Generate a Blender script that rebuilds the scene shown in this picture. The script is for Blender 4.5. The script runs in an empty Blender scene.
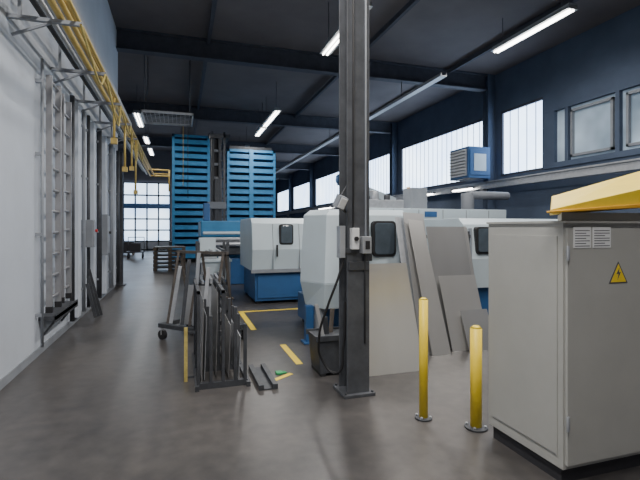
import bpy, bmesh, math, random
from mathutils import Vector, Matrix, Euler
random.seed(4)
scene = bpy.context.scene

# ---------------------------------------------------------------- materials
def mat(name, col, rough=0.5, metal=0.0, var=0.12, scale=4.0, bump=0.0, stretch=(1,1,1), emit=0.0, detail=6):
    m = bpy.data.materials.new(name); m.use_nodes = True
    nt = m.node_tree; n = nt.nodes; l = nt.links
    b = n['Principled BSDF']
    b.inputs['Roughness'].default_value = rough
    b.inputs['Metallic'].default_value = metal
    tc = n.new('ShaderNodeTexCoord'); mp = n.new('ShaderNodeMapping'); mp.inputs['Scale'].default_value = stretch
    l.new(tc.outputs['Object'], mp.inputs['Vector'])
    nz = n.new('ShaderNodeTexNoise'); nz.inputs['Scale'].default_value = scale
    nz.inputs['Detail'].default_value = detail; nz.inputs['Roughness'].default_value = 0.6
    l.new(mp.outputs['Vector'], nz.inputs['Vector'])
    cr = n.new('ShaderNodeValToRGB')
    cr.color_ramp.elements[0].position = 0.3; cr.color_ramp.elements[1].position = 0.7
    cr.color_ramp.elements[0].color = (*[c*(1-var) for c in col], 1)
    cr.color_ramp.elements[1].color = (*[min(1, c*(1+var)) for c in col], 1)
    l.new(nz.outputs['Fac'], cr.inputs['Fac']); l.new(cr.outputs['Color'], b.inputs['Base Color'])
    if bump:
        bp = n.new('ShaderNodeBump'); bp.inputs['Strength'].default_value = bump; bp.inputs['Distance'].default_value = 0.02
        l.new(nz.outputs['Fac'], bp.inputs['Height']); l.new(bp.outputs['Normal'], b.inputs['Normal'])
    if emit:
        b.inputs['Emission Color'].default_value = (*col, 1); b.inputs['Emission Strength'].default_value = emit
    return m

M = {}
M['wall_l'] = mat('painted_wall', (0.50,0.54,0.60), 0.7, var=0.07, scale=1.2, bump=0.05)
M['wall_d'] = mat('dark_blue_wall', (0.075,0.105,0.165), 0.8, var=0.15, scale=1.0)
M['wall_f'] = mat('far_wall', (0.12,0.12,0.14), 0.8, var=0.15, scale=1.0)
M['white'] = mat('machine_white', (0.54,0.63,0.68), 0.36, var=0.04, scale=2)
M['cream'] = mat('cabinet_grey', (0.40,0.40,0.375), 0.45, var=0.05, scale=3, bump=0.03)
M['blue'] = mat('machine_blue', (0.03,0.11,0.28), 0.45, var=0.12, scale=3)
M['rackblue'] = mat('rack_blue', (0.04,0.21,0.42), 0.5, var=0.15, scale=2)
M['rackshade'] = mat('rack_gap_shade', (0.012,0.06,0.14), 0.6)  # darker rack blue: shade of the shelf gaps put into the colour
M['steel'] = mat('dark_steel', (0.075,0.08,0.09), 0.5, 0.4, var=0.25, scale=8)
M['colsteel'] = mat('column_paint', (0.07,0.075,0.085), 0.5, 0.0, var=0.3, scale=6)
M['grey'] = mat('grey_paint', (0.25,0.27,0.30), 0.5, var=0.1)
M['ladder'] = mat('ladder_aluminium', (0.36,0.36,0.37), 0.4, 0.6, var=0.1)
M['lgrey'] = mat('galvanised', (0.45,0.47,0.50), 0.4, 0.5, var=0.12, scale=10)
M['alu'] = mat('brushed_aluminium', (0.66,0.65,0.63), 0.30, 0.75, var=0.04, scale=1.2, stretch=(3,3,0.4), detail=1)
M['alu2'] = mat('worn_sheet', (0.50,0.50,0.50), 0.32, 0.75, var=0.06, scale=1.0, stretch=(3,3,0.4), detail=1)
M['rust'] = mat('rusty_steel', (0.11,0.095,0.085), 0.6, 0.4, var=0.3, scale=12, bump=0.1)
M['yellow'] = mat('safety_yellow', (0.85,0.62,0.04), 0.45, var=0.08)
M['orange'] = mat('canopy_orange', (0.80,0.42,0.04), 0.45, var=0.08)
M['ypipe'] = mat('gas_pipe_yellow', (0.62,0.45,0.13), 0.45, var=0.15)
M['dyellow'] = mat('worn_yellow', (0.50,0.40,0.12), 0.6, var=0.3, scale=14)
M['black'] = mat('black_rubber', (0.015,0.015,0.017), 0.6)
M['glassd'] = mat('dark_glass', (0.07,0.09,0.11), 0.10, var=0.2)
M['paper'] = mat('label_paper', (0.75,0.76,0.76), 0.7, var=0.03)
M['ink'] = mat('label_ink', (0.08,0.08,0.09), 0.7)
M['wood'] = mat('pallet_wood', (0.12,0.095,0.07), 0.8, var=0.35, scale=6, bump=0.1, stretch=(1,8,8))
M['dark'] = mat('dark_plastic', (0.03,0.03,0.035), 0.6)  # even near-black plastic for crates, cart load and plinths
M['ceil'] = mat('ceiling_sheet', (0.14,0.125,0.13), 0.8, var=0.15, scale=0.6)
M['beam'] = mat('beam_paint', (0.055,0.06,0.08), 0.7, var=0.2)
M['tube'] = mat('fluorescent_tube', (1.0,0.96,0.88), 0.4, emit=14, var=0.0)
M['green'] = mat('green_plastic', (0.05,0.4,0.15), 0.5)
M['red'] = mat('switch_red', (0.5,0.03,0.03), 0.5)

def glazing(name, strength, c1, c2):
    m = bpy.data.materials.new(name); m.use_nodes = True
    nt = m.node_tree; n = nt.nodes; l = nt.links; b = n['Principled BSDF']
    tc = n.new('ShaderNodeTexCoord')
    nz = n.new('ShaderNodeTexNoise'); nz.inputs['Scale'].default_value = 0.5; nz.inputs['Detail'].default_value = 3
    l.new(tc.outputs['Object'], nz.inputs['Vector'])
    cr = n.new('ShaderNodeValToRGB'); cr.color_ramp.elements[0].position=0.35; cr.color_ramp.elements[1].position=0.65
    cr.color_ramp.elements[0].color=(*c1,1); cr.color_ramp.elements[1].color=(*c2,1)
    l.new(nz.outputs['Fac'], cr.inputs['Fac'])
    l.new(cr.outputs['Color'], b.inputs['Emission Color']); l.new(cr.outputs['Color'], b.inputs['Base Color'])
    b.inputs['Emission Strength'].default_value = strength; b.inputs['Roughness'].default_value = 0.4
    return m
M['uglass'] = glazing('channel_glass_daylight', 5.5, (0.48,0.65,0.95), (0.68,0.83,1.0))
M['fglass'] = glazing('door_glass_daylight', 3.2, (0.42,0.60,0.88), (0.72,0.86,1.0))
M['oglass'] = glazing('office_glass', 0.12, (0.15,0.22,0.30), (0.6,0.75,0.9))

def floor_mat():
    m = bpy.data.materials.new('stained_concrete'); m.use_nodes = True
    nt = m.node_tree; n = nt.nodes; l = nt.links; b = n['Principled BSDF']
    tc = n.new('ShaderNodeTexCoord')
    n1 = n.new('ShaderNodeTexNoise'); n1.inputs['Scale'].default_value=0.7; n1.inputs['Detail'].default_value=6; n1.inputs['Roughness'].default_value=0.6
    n2 = n.new('ShaderNodeTexNoise'); n2.inputs['Scale'].default_value=9; n2.inputs['Detail'].default_value=8
    l.new(tc.outputs['Object'], n1.inputs['Vector']); l.new(tc.outputs['Object'], n2.inputs['Vector'])
    mx = n.new('ShaderNodeMixRGB'); mx.inputs[0].default_value=0.35; l.new(n1.outputs['Fac'], mx.inputs[1]); l.new(n2.outputs['Fac'], mx.inputs[2])
    cr = n.new('ShaderNodeValToRGB')
    cr.color_ramp.elements[0].position=0.34; cr.color_ramp.elements[0].color=(0.036,0.035,0.036,1)
    cr.color_ramp.elements[1].position=0.66; cr.color_ramp.elements[1].color=(0.098,0.090,0.085,1)
    l.new(mx.outputs[0], cr.inputs['Fac']); l.new(cr.outputs['Color'], b.inputs['Base Color'])
    rr = n.new('ShaderNodeMapRange'); rr.inputs['To Min'].default_value=0.2; rr.inputs['To Max'].default_value=0.5
    l.new(n1.outputs['Fac'], rr.inputs['Value']); l.new(rr.outputs[0], b.inputs['Roughness'])
    bp = n.new('ShaderNodeBump'); bp.inputs['Strength'].default_value=0.06; bp.inputs['Distance'].default_value=0.01
    l.new(n2.outputs['Fac'], bp.inputs['Height']); l.new(bp.outputs['Normal'], b.inputs['Normal'])
    return m
M['floor'] = floor_mat()

# ---------------------------------------------------------------- builder
class B:
    def __init__(s, name): s.name=name; s.bm=bmesh.new(); s.m=[]
    def mi(s, k):
        if k not in s.m: s.m.append(k)
        return s.m.index(k)
    def hexa(s, pts, k):
        vs=[s.bm.verts.new(p) for p in pts]; i=s.mi(k)
        for f in ((3,2,1,0),(4,5,6,7),(0,1,5,4),(1,2,6,5),(2,3,7,6),(3,0,4,7)):
            fc=s.bm.faces.new([vs[j] for j in f]); fc.material_index=i
        return s
    def box(s,x0,x1,y0,y1,z0,z1,k,rot=None,piv=None):
        p=[Vector(q) for q in ((x0,y0,z0),(x1,y0,z0),(x1,y1,z0),(x0,y1,z0),(x0,y0,z1),(x1,y0,z1),(x1,y1,z1),(x0,y1,z1))]
        if rot:
            c=Vector(piv) if piv else Vector(((x0+x1)/2,(y0+y1)/2,(z0+z1)/2)); R=Euler(rot).to_matrix()
            p=[c+R@(q-c) for q in p]
        return s.hexa(p,k)
    def bar(s,p1,p2,w,h,k):
        p1=Vector(p1);p2=Vector(p2);d=(p2-p1).normalized()
        up=Vector((0,0,1)) if abs(d.z)<0.95 else Vector((0,1,0))
        a=d.cross(up).normalized()*w/2; b=a.cross(d).normalized()*h/2
        return s.hexa([p1-a-b,p1+a-b,p1+a+b,p1-a+b,p2-a-b,p2+a-b,p2+a+b,p2-a+b],k)
    def cyl(s,p1,p2,r,k,seg=14,r2=None):
        p1=Vector(p1);p2=Vector(p2);d=(p2-p1).normalized();r2=r if r2 is None else r2
        up=Vector((0,0,1)) if abs(d.z)<0.9 else Vector((1,0,0))
        a=d.cross(up).normalized(); b=a.cross(d).normalized(); i=s.mi(k)
        A=[];C=[]
        for j in range(seg):
            t=2*math.pi*j/seg; o=a*math.cos(t)+b*math.sin(t)
            A.append(s.bm.verts.new(p1+o*r)); C.append(s.bm.verts.new(p2+o*r2))
        for j in range(seg):
            f=s.bm.faces.new([A[j],A[(j+1)%seg],C[(j+1)%seg],C[j]]); f.material_index=i; f.smooth=True
        f=s.bm.faces.new(A[::-1]); f.material_index=i
        f=s.bm.faces.new(C); f.material_index=i
        return s
    def prism(s,pts,axis,a0,a1,k):
        def P(u,v,a): return {'x':(a,u,v),'y':(u,a,v),'z':(u,v,a)}[axis]
        A=[s.bm.verts.new(P(u,v,a0)) for u,v in pts]; C=[s.bm.verts.new(P(u,v,a1)) for u,v in pts]; i=s.mi(k); n=len(pts)
        fs=[s.bm.faces.new(A[::-1]),s.bm.faces.new(C)]
        for j in range(n): fs.append(s.bm.faces.new([A[j],A[(j+1)%n],C[(j+1)%n],C[j]]))
        for f in fs: f.material_index=i
        return s
    def plate(s,p,t,k):
        p=[Vector(q) for q in p]; nn=(p[1]-p[0]).cross(p[3]-p[0]).normalized()*t
        return s.hexa([p[0],p[1],p[1]-nn,p[0]-nn,p[3],p[2],p[2]-nn,p[3]-nn],k)
    def rrect(s,x0,x1,z0,z1,r,y0,y1,k):
        pts=[]
        for cx,cz,a in ((x1-r,z0+r,-90),(x1-r,z1-r,0),(x0+r,z1-r,90),(x0+r,z0+r,180)):
            for j in range(6):
                t=math.radians(a+18*j); pts.append((cx+r*math.cos(t),cz+r*math.sin(t)))
        return s.prism(pts,'y',y0,y1,k)
    def done(s,bevel=0.0,seg=2):
        bmesh.ops.recalc_face_normals(s.bm,faces=s.bm.faces)
        xs=[v.co for v in s.bm.verts]
        c=Vector(((min(v.x for v in xs)+max(v.x for v in xs))/2,(min(v.y for v in xs)+max(v.y for v in xs))/2,min(v.z for v in xs)))
        for v in s.bm.verts: v.co-=c
        me=bpy.data.meshes.new(s.name); s.bm.to_mesh(me); s.bm.free()
        for k in s.m: me.materials.append(M[k])
        o=bpy.data.objects.new(s.name,me); o.location=c; scene.collection.objects.link(o)
        if bevel:
            md=o.modifiers.new('bevel','BEVEL'); md.width=bevel; md.segments=seg; md.limit_method='ANGLE'; md.angle_limit=math.radians(40)
        return o

# ---------------------------------------------------------------- shell
B('floor').box(-8,12,-3,53,-0.2,0,'floor').done()
H=7.2
B('ceiling').box(-8,12,-3,53,H,H+0.2,'ceil').done()
B('wall_left').box(-1.9,-1.7,-3,13.8,0,H,'wall_l').done()
B('baseboard_left').box(-1.7,-1.685,-3,13.2,0,.1,'grey').done()
B('wall_left_return').box(-6.2,-1.9,13.6,13.8,0,H,'wall_l').done()
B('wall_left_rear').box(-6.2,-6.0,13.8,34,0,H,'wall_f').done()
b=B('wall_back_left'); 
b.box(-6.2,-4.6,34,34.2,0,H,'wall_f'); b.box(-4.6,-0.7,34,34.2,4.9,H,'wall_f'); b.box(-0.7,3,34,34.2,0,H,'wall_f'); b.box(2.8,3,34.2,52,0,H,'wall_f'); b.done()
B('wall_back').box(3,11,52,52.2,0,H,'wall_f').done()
B('wall_rear').box(-1.9,11.2,-3.2,-3,0,H,'wall_f').done()
bays=[(-1.4,5.3),(6.3,13.1),(14.0,20.6),(21.7,28.2),(29.4,35.9),(37.1,43.6),(44.8,51.3)]
ZS,ZT=3.45,5.78
b=B('wall_right')
b.box(11,11.2,-3,52,0,ZS,'wall_d'); b.box(11,11.2,-3,52,ZT,H,'wall_d')
e=-3
for y0,y1 in bays:
    b.box(11,11.2,e,y0,ZS,ZT,'wall_d'); e=y1
b.box(11,11.2,e,52,ZS,ZT,'wall_d'); b.done()
def uwin(i,y0,y1):
    w=B('window_%d'%i)
    w.box(11.08,11.12,y0+.04,y1-.04,ZS+.04,ZT-.04,'uglass')
    for z in (ZS,ZT-.08): w.box(11.0,11.14,y0,y1,z,z+.08,'beam')
    for y in (y0,y1-.06): w.box(11.0,11.14,y,y+.06,ZS,ZT,'beam')
    n=int((y1-y0)/0.36)
    for j in range(1,n):
        y=y0+(y1-y0)*j/n; w.box(11.05,11.075,y-.012,y+.012,ZS+.08,ZT-.08,'lgrey')
    return w.done()
uwin(1,11.15,13.1)
for i,(y0,y1) in enumerate(bays[2:]): uwin(i+2,y0,y1)
w=B('window_7'); w.box(11.08,11.12,6.3,11.1,ZS,ZT,'oglass')
for y in (6.3,7.4,8.6,10.2,10.7): w.box(10.96,11.1,y,y+.12 if y<10.5 else y+.45,ZS,ZT,'wall_d')
for z in (ZS,5.2): w.box(10.95,11.1,6.3,11.1,z,z+(.16 if z<4 else .58),'wall_d')
for y in (6.45,7.52,8.72):
    wd=.85 if y<8 else 1.35
    w.box(10.98,11.07,y+.08,y+.15,3.7,5.1,'grey'); w.box(10.98,11.07,y+wd,y+wd+.07,3.7,5.1,'grey')
    w.box(10.98,11.07,y+.08,y+wd+.07,5.03,5.1,'grey'); w.box(10.98,11.07,y+.08,y+wd+.07,3.7,3.77,'grey')
w.done()
w=B('window_8'); w.box(11.08,11.12,-1.4,5.3,ZS,ZT,'oglass')
for y in (-1.4,.3,2,3.7,5.2): w.box(10.96,11.1,y,y+.1,ZS,ZT,'wall_d')
w.done()
COLY=(5.8,13.55,21.15,28.8,36.5,44.2)
for y in COLY:
    c=B('wall_column'); c.box(10.68,10.98,y-.16,y-.13,0,H,'wall_d').box(10.68,10.98,y+.13,y+.16,0,H,'wall_d').box(10.8,10.84,y-.13,y+.13,0,H,'wall_d'); c.box(10.98,11.0,y-.2,y+.2,0,H,'wall_d'); c.done()
for i,y in enumerate(COLY):
    x0=-1.7 if y<13.5 else (-6 if y<34 else 3)
    c=B('ceiling_beam'); c.box(x0,10.66,y-.15,y+.15,6.62,6.66,'beam').box(x0,10.66,y-.15,y+.15,7.16,7.2,'beam').box(x0,10.66,y-.02,y+.02,6.66,7.16,'beam'); c.done()
for x in (0.8,5.4,9.0):
    c=B('roof_purlin')
    ys=[-2.9]+[v for y in COLY for v in (y-.15,y+.15)]+[51.9]
    for a in range(0,len(ys),2):
        if x<3 and ys[a+1]>34: c.box(x-.05,x+.05,ys[a],33.9,7.02,7.16,'beam') if ys[a]<33 else None
        else: c.box(x-.05,x+.05,ys[a],ys[a+1],7.02,7.16,'beam')
    c.done()
c=B('crane_rail'); c.box(10.5,10.66,-2.9,51.5,3.02,3.06,'lgrey').box(10.56,10.6,-2.9,51.5,3.06,3.24,'lgrey').box(10.5,10.66,-2.9,51.5,3.24,3.28,'lgrey')
for y in COLY: c.box(10.5,10.67,y-.1,y+.1,2.8,3.02,'grey')
c.done()
c=B('cable_tray_overhead'); c.box(7.15,7.35,11,40,5.98,6.0,'lgrey').box(7.15,7.17,11,40,6.0,6.07,'lgrey').box(7.33,7.35,11,40,6.0,6.07,'lgrey')
for y in (13.55,21.15,28.8,36.5): c.cyl((7.25,y,6.0),(7.25,y,6.61),.012,'steel',6)
c.done()
d=B('door_1'); x0,x1,zt=-4.6,-0.7,4.9
d.box(x0,x1,33.95,33.98,0,zt,'fglass')
for x in [x0+ (x1-x0)*i/5 for i in range(6)]: d.box(x-.05,x+.05,33.87,33.95,0,zt,'beam')
for z in (0,.6,1.4,2.2,3.0,3.9,4.8): d.box(x0,x1,33.87,33.95,z,z+.1,'beam')
d.box(x0,x1,33.85,33.94,3.05,3.35,'blue'); d.box(x0,x1,33.87,33.94,0,.6,'grey'); d.done()

# ---------------------------------------------------------------- lamps
def lamp(x,y0,y1,z,power=60,top=7.19):
    l=B('fluorescent_lamp')
    l.box(x-.11,x+.11,y0,y1,z+.05,z+.12,'grey').prism([(x-.15,z),(x-.11,z+.06),(x+.11,z+.06),(x+.15,z)],'y',y0,y1,'lgrey')
    l.cyl((x-.05,y0+.03,z-.015),(x-.05,y1-.03,z-.015),.022,'tube',8).cyl((x+.05,y0+.03,z-.015),(x+.05,y1-.03,z-.015),.022,'tube',8)
    for y in (y0+.3,y1-.3): l.cyl((x,y,z+.1),(x,y,top),.01,'steel',6)
    o=l.done()
    ld=bpy.data.lights.new('lamp_light','AREA'); ld.shape='RECTANGLE'; ld.size=.25; ld.size_y=y1-y0; ld.energy=power; ld.color=(1,.96,.92)
    lo=bpy.data.objects.new('lamp_light',ld); lo.parent=o; scene.collection.objects.link(lo)
    lo.location=(0,0,-.03)
    return o
lamp(3.5,16.2,18.9,6,100); lamp(3.5,19.2,20.9,6,100); lamp(3.5,24,27.5,6,100); lamp(3.5,30,33,6,100)
lamp(-1.6,18.2,20.5,6,100); lamp(-1.6,22.8,24.5,6,100); lamp(-1.6,26,28.4,6,100)
lamp(3.5,3,5.4,6,230); lamp(3.5,8,10.6,6,230); lamp(7.0,2,5,6,170); lamp(0.2,1,3.6,6,210); lamp(0.2,-1.8,.4,6,210)  # extra lamps added over the near hall to light the scene
lamp(8.2,7.5,10,6.4,110)  # one more added lamp over the near hall, for its light
for y0,y1 in ((13.9,15.2),(16.6,18.9),(24,26),(30,33)):
    l=B('wall_lamp'); l.box(10.32,10.5,y0,y1,3.1,3.16,'grey').cyl((10.4,y0+.03,3.07),(10.4,y1-.03,3.07),.03,'tube',8).done()

# ---------------------------------------------------------------- blue storage tower
t=B('sheet_storage_tower')
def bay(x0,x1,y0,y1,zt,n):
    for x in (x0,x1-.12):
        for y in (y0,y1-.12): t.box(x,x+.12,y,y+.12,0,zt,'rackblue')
    t.box(x0+.12,x1-.12,y0+.5,y1,0.1,zt-.05,'rackshade')  # dark core behind the shelves, coloured as the shade in the gaps
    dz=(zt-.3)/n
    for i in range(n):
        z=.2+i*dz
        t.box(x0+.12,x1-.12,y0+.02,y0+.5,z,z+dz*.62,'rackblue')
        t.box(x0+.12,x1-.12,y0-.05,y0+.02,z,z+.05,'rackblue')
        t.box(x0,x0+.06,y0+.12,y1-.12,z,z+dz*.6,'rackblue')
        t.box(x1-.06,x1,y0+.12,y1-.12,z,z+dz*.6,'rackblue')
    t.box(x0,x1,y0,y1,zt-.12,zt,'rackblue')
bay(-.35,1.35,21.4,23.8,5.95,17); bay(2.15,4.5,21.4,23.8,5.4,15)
for x in (1.42,1.98): t.box(x,x+.1,21.5,21.7,0,6.2,'steel')
for i in range(13): t.box(1.5,2.0,21.55,21.62,.3+i*.45,.36+i*.45,'steel')
t.box(1.3,2.3,21.5,23.2,5.95,6.1,'steel'); t.box(2.3,4.4,21.8,22.0,5.4,5.62,'steel')
t.box(3.2,3.4,21.33,21.4,0,5.4,'rackblue')
t.done()
m=B('lifting_mast'); m.box(1.1,1.2,16.6,16.95,0,5.0,'steel').box(1.35,1.45,16.6,16.95,0,5.0,'steel').box(1.05,1.5,16.5,17.05,0,.15,'steel').box(1.05,1.5,16.55,17,4.9,5.05,'steel')
m.box(1.2,1.35,16.75,16.8,.15,4.9,'dark')
for i in range(9): m.box(1.2,1.35,16.62,16.66,.4+i*.5,.5+i*.5,'grey')
m.box(.95,1.6,16.35,16.6,2.3,2.55,'grey').box(1.2,1.35,16.45,16.6,1.2,3.4,'steel').done(.008)

# ---------------------------------------------------------------- pipes along left wall
p=B('overhead_pipes')
for x,z,r,k in ((-1.22,3.86,.035,'ypipe'),(-1.12,3.95,.025,'ypipe'),(-1.36,3.92,.03,'lgrey'),(-1.26,4.12,.035,'ypipe'),(-1.5,4.05,.04,'steel'),(-1.05,3.86,.02,'ypipe')):
    p.cyl((x,-2.5,z),(x,20.3,z),r,k,10); 
    if k=='ypipe': p.cyl((x,20.3,z),(-.45,20.3,z),r,k,10); p.cyl((-.45,20.3,z),(-.45,20.3,3.2),r,k,10)
for y in [0.5+1.6*i for i in range(8)]:
    p.box(-1.69,-1.0,y-.025,y+.025,3.77,3.81,'grey'); p.box(-1.6,-1.57,y-.02,y+.02,3.8,4.3,'grey'); p.bar((-1.66,y,3.6),(-1.3,y,3.77),.025,.025,'grey')
for y,z1 in ((8.6,3.2),(10.2,2.9),(11.6,3.1),(12.6,2.6)): p.cyl((-1.12,y,3.95),(-1.12,y,z1),.022,'ypipe',8); p.box(-1.17,-1.07,y-.05,y+.05,z1-.1,z1,'ypipe')
p.done()
p=B('cable_tray'); p.box(-1.68,-1.3,-2.5,13.5,4.45,4.47,'lgrey').box(-1.68,-1.66,-2.5,13.5,4.47,4.55,'lgrey').box(-1.32,-1.3,-2.5,13.5,4.47,4.55,'lgrey')
for i in range(6): p.cyl((-1.63+i*.055,-2.4,4.49),(-1.63+i*.055,13.4,4.49),.018,random.choice(['black','dyellow','grey']),6)
p.done()
def curve(name,splines,r,k):
    cu=bpy.data.curves.new(name,'CURVE'); cu.dimensions='3D'; cu.bevel_depth=r; cu.bevel_resolution=3
    for pts in splines:
        sp=cu.splines.new('BEZIER'); sp.bezier_points.add(len(pts)-1)
        for q,pt in zip(sp.bezier_points,pts): q.co=pt; q.handle_left_type='AUTO'; q.handle_right_type='AUTO'
    cu.materials.append(M[k]); o=bpy.data.objects.new(name,cu); scene.collection.objects.link(o); return o
curve('drooping_cables',[[(-1.0,y,3.75),(-.97,y+.4,3.75-s*.6),(-.95,y+.8,3.75-s),(-.98,y+1.3,3.75-s*.5),(-1.0,y+1.6,3.75)] for y,s in ((5.2,.35),(6.9,.5),(8.5,.3),(10.1,.6),(11.7,.4))],.014,'dyellow')
g=B('hanging_ceiling_grille'); x0,x1,y0,y1,z=-1.1,.4,13.85,15.4,5.0
for a in (x0,x1-.04): g.box(a,a+.04,y0,y1,z,z+.07,'lgrey')
for a in (y0,y1-.04): g.box(x0,x1,a,a+.04,z,z+.07,'lgrey')
for i in range(1,9): y=y0+(y1-y0)*i/9; g.box(x0+.04,x1-.04,y-.006,y+.006,z+.03,z+.042,'lgrey')
for i in range(1,12): x=x0+(x1-x0)*i/12; g.box(x-.006,x+.006,y0+.04,y1-.04,z+.042,z+.054,'lgrey')
for x in (x0+.1,x1-.1):
    for y in (y0+.02,y1-.02): g.cyl((x,y,z+.06),(x,y,7.19),.012,'steel',6)
g.cyl((x1-.3,y1-.02,z),(x1-.3,y1-.02,3.0),.012,'ypipe',6).cyl((x1-.15,y1-.02,z),(x1-.15,y1-.02,2.6),.012,'steel',6)
g.done()

# ---------------------------------------------------------------- left wall fittings
def ladder(y0,y1,z0,z1,x=-1.62):
    l=B('aluminium_ladder')
    for y in (y0,y1-.04): l.box(x-.035,x+.035,y,y+.04,z0,z1,'ladder')
    n=int((z1-z0-.2)/.28)
    for i in range(n+1): z=z0+.15+i*.28; l.cyl((x,y0+.04,z),(x,y1-.04,z),.02,'ladder',8)
    for y in (y0-.005,y1-.045): l.box(x-.04,x+.04,y,y+.05,z0-.04,z0+.04,'black')
    return l.done()
ladder(6.42,6.9,.55,3.56,-1.60); ladder(7.02,7.5,.58,3.5,-1.60)
s=B('ladder_bracket'); s.box(-1.7,-1.5,6.35,7.6,.43,.48,'steel').box(-1.52,-1.5,6.35,7.6,.40,.5,'steel')
s.bar((-1.68,6.5,.22),(-1.53,6.5,.42),.025,.025,'steel').bar((-1.68,7.4,.22),(-1.53,7.4,.42),.025,.025,'steel').done()
for y in (8.35,9.75,11.2,12.7):
    B('wall_pilaster').box(-1.7,-1.62,y-.11,y+.11,0.1,3.7,'wall_l').done(.005)
for y,r,k in ((6.25,.018,'grey'),(7.85,.035,'steel'),(8.72,.03,'grey'),(9.15,.03,'steel'),(10.3,.05,'steel'),(12.0,.05,'grey'),(13.1,.06,'steel')):
    c=B('wall_conduit'); c.cyl((-1.63,y,.12),(-1.63,y,3.7),r,k,10)
    for z in (.5,1.5,2.5,3.4): c.box(-1.7,-1.63,y-r-.01,y+r+.01,z,z+.04,'grey')
    c.done()
s=B('wall_switch_box'); s.box(-1.7,-1.5,8.83,9.05,1.25,1.75,'grey').box(-1.5,-1.48,8.85,9.03,1.27,1.73,'lgrey').cyl((-1.48,8.94,1.55),(-1.44,8.94,1.55),.03,'red',10).done(.008)
s=B('wall_switch_box'); s.box(-1.7,-1.52,10.6,10.9,1.0,1.9,'grey').box(-1.52,-1.5,10.63,10.87,1.04,1.86,'lgrey').cyl((-1.5,10.75,1.5),(-1.46,10.75,1.5),.03,'black',10).done(.008)
s=B('leaning_steel_bars')
for i in range(3): s.bar((-1.42+.03*i,8.6+.1*i,.02),(-1.56,8.62+.09*i,.62+.12*i),.05,.02,'steel')
s.done()
s=B('wall_end_post'); s.box(-1.7,-1.52,13.3,13.5,0.03,3.7,'steel').box(-1.7,-1.45,13.25,13.55,0,.03,'steel').done()

# ---------------------------------------------------------------- far props
s=B('pallet_stack')
for i in range(6):
    z=i*.15
    for x in (-.95,-.42,.08): s.box(x,x+.12,17.4,18.4,z,z+.09,'wood')
    for j in range(7): s.box(-.95,.2,17.4+j*.145,17.5+j*.145,z+.09,z+.115,'wood')
    s.box(-.9,.15,17.45,18.35,z+.116,z+.145,'steel')
s.done()
s=B('hand_cart')
s.box(-2.7,-1.8,25,25.7,.3,.36,'steel')
for x in (-2.6,-1.9):
    for y in (25.1,25.6): s.cyl((x-.03,y,.12),(x+.03,y,.12),.12,'black',12); s.box(x-.02,x+.02,y-.02,y+.02,.12,.3,'steel')
for x in (-2.65,-1.85): s.cyl((x,25.65,.36),(x,25.65,1.1),.02,'steel',8)
s.cyl((-2.65,25.65,1.1),(-1.85,25.65,1.1),.02,'steel',8); s.box(-2.5,-2,25.1,25.5,.36,.8,'dark').done()
for (x,y,w) in ((-3.6,28,1.0),(-4.4,22,1.1),(-.6,27,1.0)):
    s=B('storage_crate'); s.box(x,x+w,y,y+.8,.12,.75,'dark')
    for a in (x,x+w-.08): s.box(a,a+.08,y,y+.8,0,.12,'wood'); s.box(a-.01,a+.05,y-.02,y+.02,.1,.8,'steel')
    s.box(x-.02,x+w+.02,y-.02,y+.82,.75,.8,'steel').done()

s=B('blue_press_machine')
s.box(.6,2.3,12.6,14.4,.0,.75,'blue').box(.7,2.2,12.8,14.3,.75,1.35,'rackblue').box(.55,2.35,12.55,14.45,1.35,1.8,'rackblue')
s.box(.85,1.9,12.5,12.6,.85,1.25,'steel').box(.6,2.3,12.5,12.56,1.42,1.5,'white').box(.55,2.3,12.5,12.56,1.25,1.34,'lgrey')
s.cyl((.5,12.4,1.15),(2.2,12.4,1.15),.06,'lgrey',12).box(.5,.56,12.3,12.6,1.05,1.25,'steel').box(2.15,2.2,12.3,12.6,1.05,1.25,'steel')
s.box(.62,.8,12.7,12.9,1.8,2.3,'blue').done(.03)
s=B('work_table'); s.box(.45,1.2,10.8,11.5,.78,.84,'white').box(.5,1.15,10.85,11.45,.35,.78,'white')
for x in (.48,1.12):
    for y in (10.83,11.42): s.box(x,x+.05,y,y+.05,0,.78,'grey')
s.box(.55,.85,10.9,11.2,.84,1.12,'lgrey').box(.9,1.1,10.95,11.15,.84,.98,'paper').done(.006)

# ---------------------------------------------------------------- machine A
s=B('laser_cutting_machine')
prof=[(9.12,.70),(9.05,1.15),(9.14,1.70),(9.30,1.81),(10.9,1.81),(11.0,1.7),(11.0,.70)]
s.prism(prof,'x',1.42,3.35,'white')
s.box(1.5,2.6,9.2,10.9,.06,.70,'blue').box(2.65,3.3,9.4,10.9,.1,.68,'blue')
s.box(1.55,2.55,9.17,9.2,.12,.62,'blue')
s.box(1.40,3.37,9.08,9.14,.66,.74,'grey')
s.rrect(1.99,2.29,1.25,1.68,.05,9.05,9.13,'black').rrect(2.02,2.26,1.28,1.65,.04,9.03,9.07,'glassd')
for x in (1.85,2.42): s.prism([(9.04,.74),(9.045,1.15),(9.125,1.69),(9.14,1.69),(9.06,1.15),(9.1,.74)],'x',x,x+.012,'grey')
s.box(1.92,1.95,9.0,9.06,1.0,1.25,'black')
for x in (1.52,2.4): s.box(x,x+.12,9.25,9.4,0,.06,'black'); s.box(x,x+.12,10.7,10.85,0,.06,'black')
s.done(.015)

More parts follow.
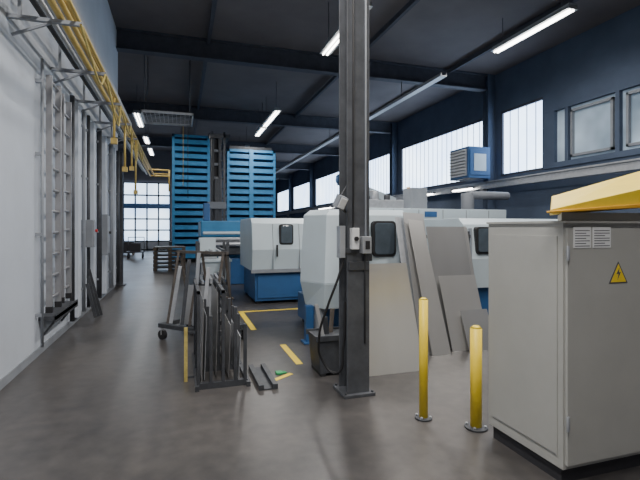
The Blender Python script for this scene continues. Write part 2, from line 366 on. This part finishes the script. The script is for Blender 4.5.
# ---------------------------------------------------------------- machine B
s=B('punching_machine')
def loft(lo,hi,z0,z1,k):
    A=[s.bm.verts.new((x,y,z0)) for x,y in lo]; C=[s.bm.verts.new((x,y,z1)) for x,y in hi]; i=s.mi(k); n=len(lo)
    f=[s.bm.faces.new(A[::-1]),s.bm.faces.new(C)]+[s.bm.faces.new([A[j],A[(j+1)%n],C[(j+1)%n],C[j]]) for j in range(n)]
    for q in f: q.material_index=i
lo=[(1.85,5.65),(3.12,5.62),(3.12,7.5),(2.15,7.5),(1.72,6.1)]
mid=[(1.84,5.58),(3.12,5.55),(3.12,7.5),(2.08,7.5),(1.63,6.05)]
hi=[(1.90,5.68),(3.12,5.66),(3.12,7.5),(2.15,7.5),(1.70,6.12)]
hi2=[(1.98,5.78),(3.1,5.76),(3.1,7.45),(2.25,7.45),(1.82,6.2)]
loft(lo,mid,.5,.85,'white'); loft(mid,hi,.85,1.78,'white'); loft(hi,hi2,1.78,1.86,'white')
s.rrect(2.54,2.90,1.20,1.70,.06,5.575,5.66,'black').rrect(2.57,2.87,1.23,1.67,.05,5.565,5.60,'glassd')
s.box(2.44,2.455,5.54,5.62,.6,1.74,'grey').box(2.96,2.975,5.54,5.62,.6,1.74,'grey')
s.box(2.46,2.5,5.5,5.58,1.15,1.35,'black')
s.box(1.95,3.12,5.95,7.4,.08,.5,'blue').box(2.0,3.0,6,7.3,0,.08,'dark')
for x in (1.66,2.5): s.box(x,x+.11,5.85,5.96,0,.52,'blue')
s.box(1.62,1.82,5.8,6.0,0,.03,'blue')
s.box(1.78,1.9,5.75,5.85,.2,.5,'grey').bar((1.7,5.9,.5),(1.95,5.95,.25),.06,.04,'blue')
s.done(.018)
s=B('machine_transfer_gantry')
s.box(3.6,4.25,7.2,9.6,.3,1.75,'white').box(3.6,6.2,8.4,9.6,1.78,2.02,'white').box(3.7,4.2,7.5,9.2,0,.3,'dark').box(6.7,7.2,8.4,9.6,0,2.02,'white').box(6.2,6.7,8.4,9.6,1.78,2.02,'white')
for x in (4.3,4.9,5.5,6.1,6.7): s.box(x,x+.015,8.385,8.4,1.8,2.0,'grey')
s.box(5.05,5.35,8.38,8.4,1.84,1.96,'blue')
s.box(3.7,4.6,8.5,9.2,2.02,2.2,'lgrey').box(4.9,5.3,8.7,9.1,2.02,2.5,'grey').cyl((4.0,8.7,2.2),(4.0,8.7,2.4),.1,'lgrey').cyl((4.3,8.7,2.2),(4.3,8.7,2.32),.07,'steel')
s.box(3.65,4.2,7.17,7.2,.5,1.0,'blue').done(.012)

s=B('machine_operator_cabin')
s.prism([(6.06,.62),(6.0,1.1),(6.08,1.66),(6.2,1.76),(8.0,1.76),(8.0,.62)],'x',4.36,6.6,'white')
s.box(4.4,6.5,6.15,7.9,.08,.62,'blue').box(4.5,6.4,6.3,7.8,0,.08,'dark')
s.rrect(4.55,4.93,1.18,1.62,.05,5.98,6.1,'black').rrect(4.58,4.90,1.21,1.59,.04,5.965,6.0,'glassd')
for x in (4.45,5.05,5.7): s.box(x,x+.012,5.98,6.08,.66,1.6,'grey')
s.done(.015)
s=B('control_tower'); s.box(5.3,5.9,9.8,10.4,0,2.25,'white').box(5.25,5.95,9.75,10.45,2.25,2.31,'grey').box(5.4,5.8,9.77,9.8,1.7,2.2,'glassd').cyl((5.6,10.1,2.31),(5.6,10.1,2.5),.04,'grey').cyl((5.6,10.1,2.5),(5.6,10.1,2.65),.05,'orange').done(.01)
s=B('dust_extractor'); s.box(7.4,8.4,10.2,11.4,.4,2.1,'grey').cyl((7.9,10.8,2.1),(7.9,10.8,2.6),.18,'grey').box(7.5,8.3,10.16,10.2,.6,1.4,'blue')
for x in (7.45,8.25):
    for y in (10.25,11.25): s.box(x,x+.1,y,y+.1,0,.4,'steel')
s.cyl((7.9,10.8,2.55),(9.3,10.8,2.55),.12,'grey').done(.01)
s=B('machine_arm_unit'); s.box(5.2,6.2,13.2,14.6,0,1.9,'white').box(5.1,6.3,13.1,14.7,1.9,2.1,'white').box(5.4,5.7,13.4,13.8,2.1,3.1,'grey').bar((5.55,13.6,3.0),(7.0,13.6,2.5),.2,.25,'white').box(6.9,7.1,13.5,13.7,0,2.5,'grey').done(.02)
s=B('unit_heater'); s.box(9.55,10.45,13.0,14.1,3.35,4.45,'blue').box(9.5,9.55,13.08,14.02,3.43,4.37,'lgrey')
for i in range(8): s.box(9.44,9.55,13.1,14.0,3.5+i*.11,3.52+i*.11,'lgrey',rot=(0,.5,0))
s.box(9.6,10.4,12.97,13.0,3.45,4.35,'blue').box(9.75,10.25,12.955,12.97,3.6,4.2,'white').bar((10.4,13.55,4.3),(10.67,13.55,4.3),.06,.06,'steel').bar((10.4,13.55,3.5),(10.67,13.55,3.5),.06,.06,'steel')
s.done(.01)
s=B('chain_hoist'); s.box(7.0,7.5,18.9,19.4,3.6,4.1,'blue').cyl((6.9,19.15,3.85),(7.6,19.15,3.85),.18,'blue').cyl((7.25,19.15,4.1),(7.25,19.15,5.97),.03,'steel',8).cyl((7.25,19.15,3.6),(7.25,19.15,2.6),.015,'steel',6).box(7.2,7.3,19.1,19.2,2.4,2.6,'yellow').done(.01)

# ---------------------------------------------------------------- foreground column
s=B('steel_column'); cx,cy=1.62,4.0; hw=.115
s.box(cx-hw,cx+hw,cy-hw,cy-hw+.02,.03,H,'colsteel').box(cx-hw,cx+hw,cy+hw-.02,cy+hw,.03,H,'colsteel').box(cx-.012,cx+.012,cy-hw+.02,cy+hw-.02,.03,H,'colsteel')
s.box(cx-.16,cx+.16,cy-.16,cy+.16,0,.03,'colsteel')
for x in (-.135,.135):
    for y in (-.135,.135): s.cyl((cx+x,cy+y,.03),(cx+x,cy+y,.05),.014,'steel',6)
s.done(.004)
F=cy-hw
s=B('column_switch_boxes')
s.box(1.42,1.475,F-.035,F+.06,1.32,1.62,'lgrey').box(1.53,1.6,F-.075,F,1.40,1.60,'paper').box(1.63,1.72,F-.085,F,1.36,1.52,'lgrey').box(1.655,1.70,F-.095,F-.085,1.40,1.48,'black')
s.box(1.42,1.6,F-.015,F,1.36,1.41,'steel').cyl((1.565,F-.075,1.5),(1.565,F-.1,1.5),.022,'black',10)
s.cyl((1.56,F-.015,1.6),(1.56,F-.015,3.8),.01,'black',8).cyl((1.69,F-.015,1.52),(1.69,F-.015,4.6),.01,'grey',8).cyl((1.68,F-.015,1.36),(1.68,F-.015,.5),.01,'black',8)
s.box(1.515,1.725,F-.02,F,1.2,1.28,'steel').done(.004)
s=B('work_lamp'); s.bar((1.505,3.92,1.75),(1.42,3.86,1.80),.018,.018,'steel').box(1.37,1.46,3.78,3.87,1.78,1.90,'grey',rot=(.35,.3,.2)).box(1.38,1.45,3.77,3.78,1.79,1.89,'paper',rot=(.35,.3,.2),piv=(1.415,3.825,1.84)).bar((1.43,3.85,1.90),(1.505,3.9,2.0),.012,.012,'steel').done(.006)
curve('hanging_air_hose',[[(1.49,3.9,1.36),(1.42,3.88,1.15),(1.33,3.95,.85),(1.28,4.05,.55),(1.33,4.1,.3),(1.44,4.0,.2),(1.49,3.95,.45),(1.49,3.9,.9)]],.012,'black')

# ---------------------------------------------------------------- sheets
s=B('aluminium_sheet')
s.plate([(1.90,4.36,0),(2.62,4.36,0),(2.60,4.74,1.18),(1.90,4.74,1.18)],.006,'alu')
s.plate([(1.80,4.42,0),(2.5,4.42,0),(2.5,4.79,1.12),(1.80,4.79,1.12)],.006,'alu2').done()
s=B('sheet_support_frame')
for x in (1.95,2.4): s.bar((x,4.84,1.05),(x,4.62,.02),.03,.03,'steel'); s.bar((x,4.84,1.05),(x,5.25,.02),.03,.03,'steel'); s.bar((x,4.62,.03),(x,5.25,.03),.03,.03,'steel')
s.bar((1.9,4.86,1.03),(2.45,4.86,1.03),.03,.03,'steel').done()
s=B('tall_metal_sheet')
s.plate([(2.88,4.86,0),(3.2,4.86,0),(3.26,5.46,1.80),(2.94,5.46,1.82)],.006,'alu2')
s.plate([(3.0,4.80,0),(3.27,4.80,0),(3.2,5.38,1.70),(2.98,5.38,1.72)],.006,'alu')
s.plate([(2.8,4.92,0),(2.97,4.92,0),(3.0,5.5,1.74),(2.84,5.5,1.76)],.006,'lgrey').done()
s=B('stacked_metal_sheets')
for i in range(5):
    dx=.03*i; s.plate([(3.3+dx,5.02+.03*i,0),(3.92+dx,5.02+.03*i,0),(3.90+dx,5.42+.02*i,1.62-.03*(i%3)),(3.28+dx,5.42+.02*i,1.62-.03*(i%3))],.005,'alu' if i in(1,3) else 'alu2')
s.plate([(3.36,4.9,0),(3.94,4.9,0),(3.92,5.2,.95),(3.34,5.2,.95)],.005,'alu')
s.plate([(3.56,4.82,0),(3.98,4.82,0),(3.98,5.02,.50),(3.56,5.02,.50)],.005,'alu2')
s.done()
s=B('sheet_rack')
for x in (3.35,4.1): s.box(x,x+.05,5.62,5.67,0,1.55,'steel'); s.bar((x+.025,5.65,.9),(x+.025,5.95,.02),.04,.04,'steel')
s.box(3.35,4.15,5.6,5.64,1.45,1.5,'steel').box(3.35,4.15,5.62,5.66,.6,.65,'steel').done()

# ---------------------------------------------------------------- bollards
def post(name,x,y,r,h,k):
    s=B(name); s.cyl((x,y,.01),(x,y,h),r,k,20).cyl((x,y,h),(x,y,h+r*.4),r,k,20,r2=r*.5).cyl((x,y,0),(x,y,.015),r*2,'steel',20)
    for a in range(4): t=math.pi/4+a*math.pi/2; s.cyl((x+math.cos(t)*r*1.6,y+math.sin(t)*r*1.6,.015),(x+math.cos(t)*r*1.6,y+math.sin(t)*r*1.6,.03),.01,'lgrey',6)
    return s.done()
post('yellow_bollard',1.95,3.26,.036,1.0,'yellow'); post('yellow_bollard',2.26,2.98,.045,.8,'yellow')

# ---------------------------------------------------------------- trolley & stands
s=B('sheet_metal_trolley')
A=Vector((-.28,6.75,0)); D=Vector((.50,5.95,0)); dr=(D-A).normalized(); nn=Vector((-dr.y,dr.x,0))
def q(a,b,z): return tuple(A+dr*a+nn*b+Vector((0,0,z)))
L=(D-A).length
for bb in (0,.55): s.bar(q(0,bb,.2),q(L,bb,.2),.06,.06,'steel')
for a in (0.03,L/2,L-.03): s.bar(q(a,0,.2),q(a,.55,.2),.06,.06,'steel')
for a in (.06,L-.06):
    for bb in (0,.55):
        s.cyl(q(a,bb-.025,.07),q(a,bb+.025,.07),.07,'black',14); s.bar(q(a,bb,.07),q(a,bb,.18),.05,.04,'lgrey')
for a in (.1,.52,.94): s.bar(q(a,.05,.2),q(a+.05,.22,1.25),.035,.035,'rust'); s.bar(q(a,.5,.2),q(a+.05,.26,1.25),.035,.035,'rust')
s.bar(q(.1,.24,1.25),q(1.05,.24,1.25),.04,.04,'rust'); s.bar(q(.1,.5,.6),q(1.0,.42,.6),.03,.03,'rust')
for i in range(4): s.bar(q(.2+.2*i,.02+.02*(i%3),.24),q(.24+.18*i,.16,1.05+.1*(i%3)),.05,.02,('lgrey','steel','grey')[i%3])
s.plate([q(.3,.09,.24),q(.9,.09,.24),q(.9,.2,.78),q(.3,.2,.78)],.006,'alu2')
s.done(.004)
s=B('steel_profiles_rack')
for x,y in ((.28,7.9),(.78,7.9),(.28,8.6),(.78,8.6)): s.box(x,x+.05,y,y+.05,0,1.35,'steel')
for z in (.1,.6,1.1):
    s.box(.28,.83,7.9,7.94,z,z+.05,'steel').box(.28,.83,8.61,8.65,z,z+.05,'steel')
    for i in range(6): s.box(.35+i*.07,.39+i*.07,7.7,8.9,z+.05,z+.09+.02*(i%3),'steel' if i%2 else 'lgrey')
s.box(.33,.6,7.95,8.5,1.16,1.42,'white').done()
s=B('sheet_remnant_rack')
for y in (4.5,5.05,5.6):
    s.box(.16,.66,y,y+.05,.0,.06,'steel')
    for i,x in enumerate((.16,.28,.40,.52,.62)): s.box(x,x+.03,y,y+.05,.06,(.98,.72,.98,.8,.62)[i],'steel')
for x in (.14,.64): s.box(x,x+.04,4.45,5.7,.0,.05,'steel')
s.bar((.175,4.5,.96),(.175,5.65,.96),.03,.03,'steel').bar((.415,4.5,.96),(.415,5.65,.96),.03,.03,'steel')
pl=[(.21,4.55,5.45,.86,'alu2'),(.24,4.6,5.6,.70,'lgrey'),(.36,4.7,5.65,.92,'alu2'),(.48,4.6,5.5,.6,'alu2'),(.57,4.5,5.6,.5,'lgrey')]
for x,a,bb,h,k in pl: s.plate([(x,a,.06),(x,bb,.06),(x+.02,bb,h),(x+.02,a,h)],.006,k)
s.box(.04,.075,4.78,4.815,0,.56,'dyellow').box(.04,.16,4.79,4.805,.5,.52,'steel').box(.04,.16,4.79,4.805,.03,.05,'steel')
s.done()
s=B('floor_channel'); s.box(.74,.79,4.3,5.0,0,.05,'steel').box(.79,.88,4.3,5.0,0,.012,'steel').box(.88,.93,4.3,5.0,0,.05,'steel').done()
s=B('scrap_bin'); s.prism([(1.44,.03),(1.76,.03),(1.8,.42),(1.4,.42)],'y',4.5,4.85,'steel').box(1.38,1.82,4.48,4.5,.38,.44,'steel').box(1.38,1.82,4.85,4.87,.38,.44,'steel').box(1.44,1.5,4.5,4.85,0,.03,'black').box(1.7,1.76,4.5,4.85,0,.03,'black')
s.bar((1.5,4.6,.4),(1.45,4.7,.75),.04,.02,'alu2').bar((1.62,4.7,.4),(1.66,4.75,.68),.05,.02,'rust').bar((1.56,4.65,.4),(1.52,4.6,.62),.06,.01,'steel').done(.004)
s=B('green_glove'); s.box(1.0,1.07,4.7,4.78,0,.025,'green').box(1.06,1.12,4.72,4.74,0,.018,'green').box(1.06,1.11,4.75,4.77,0,.018,'green').done(.006)
s=B('floor_marking')
for x0,x1,y0,y1 in ((1.06,1.15,6.9,8.4),(1.06,2.4,8.4,8.49),(1.3,1.38,5.0,5.9)): s.box(x0,x1,y0,y1,0.0005,.003,'yellow')
s.box(.80,1.2,4.56,4.62,.0005,.003,'yellow',rot=(0,0,.6))
s.done()

# ---------------------------------------------------------------- electrical cabinet
s=B('electrical_cabinet')
x0,x1,y0,y1,zt=2.26,3.8,2.12,2.83,1.63
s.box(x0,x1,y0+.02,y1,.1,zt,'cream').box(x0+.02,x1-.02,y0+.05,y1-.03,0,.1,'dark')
s.box(x0+.015,x0+.79,y0,y0+.02,.13,zt-.03,'cream').box(x0+.81,x1-.015,y0,y0+.02,.13,zt-.03,'cream')
s.box(x0-.008,x0,y0+.06,y1-.05,.18,zt-.08,'cream')
s.box(x0-.012,x1+.012,y0-.01,y1+.01,zt,zt+.015,'cream')
for z in (.35,1.4): s.cyl((x0+.01,y0-.008,z),(x0+.01,y0-.008,z+.09),.01,'lgrey',8)
s.box(x0+.70,x0+.76,y0-.015,y0,.85,1.1,'black').cyl((x0+.73,y0-.05,1.02),(x0+.73,y0-.01,1.02),.014,'lgrey',10)
s.box(x0+.06,x0+.20,y0-.003,y0,1.475,1.605,'paper').box(x0+.215,x0+.365,y0-.003,y0,1.475,1.605,'paper')
for i in range(7):
    s.box(x0+.07,x0+.19-.03*(i%2),y0-.004,y0-.003,1.485+i*.016,1.49+i*.016,'ink'); s.box(x0+.225,x0+.355-.04*(i%3==1),y0-.004,y0-.003,1.485+i*.016,1.49+i*.016,'ink')
tx=x0+.43; s.prism([(tx-.08,1.245),(tx+.08,1.245),(tx,1.385)],'y',y0-.003,y0,'ink'); s.prism([(tx-.067,1.252),(tx+.067,1.252),(tx,1.37)],'y',y0-.004,y0-.003,'yellow')
s.prism([(tx+.008,1.345),(tx-.02,1.303),(tx,1.306),(tx-.01,1.264),(tx+.02,1.318),(tx+.002,1.315)],'y',y0-.005,y0-.004,'ink')
s.done(.006)
s=B('yellow_machine_canopy')
s.prism([(2.27,2.16),(3.78,2.16),(3.78,2.76),(2.86,2.76)],'z',1.646,1.70,'cream')
s.hexa([(2.09,2.08,1.695),(3.8,2.08,1.80),(3.8,2.76,1.80),(2.78,2.76,1.70),(2.11,2.08,1.712),(3.8,2.08,2.04),(3.8,2.76,2.10),(2.80,2.76,1.85)],'yellow')
s.hexa([(2.07,2.062,1.688),(3.8,2.062,1.785),(3.8,2.08,1.785),(2.07,2.08,1.688),(2.07,2.062,1.700),(3.8,2.062,1.83),(3.8,2.08,1.83),(2.07,2.08,1.700)],'orange')
s.done(.004)

# ---------------------------------------------------------------- world & camera
w=bpy.data.worlds.new('World'); scene.world=w; w.use_nodes=True
w.node_tree.nodes['Background'].inputs[0].default_value=(.35,.45,.6,1); w.node_tree.nodes['Background'].inputs[1].default_value=.25
cam=bpy.data.cameras.new('camera'); co=bpy.data.objects.new('camera',cam); scene.collection.objects.link(co)
co.location=(0,0,1.6); co.rotation_euler=(math.pi/2,0,-math.atan(140/440)); cam.sensor_width=36; cam.lens=440/640*36; cam.shift_y=-12/640; cam.clip_end=200
scene.camera=co
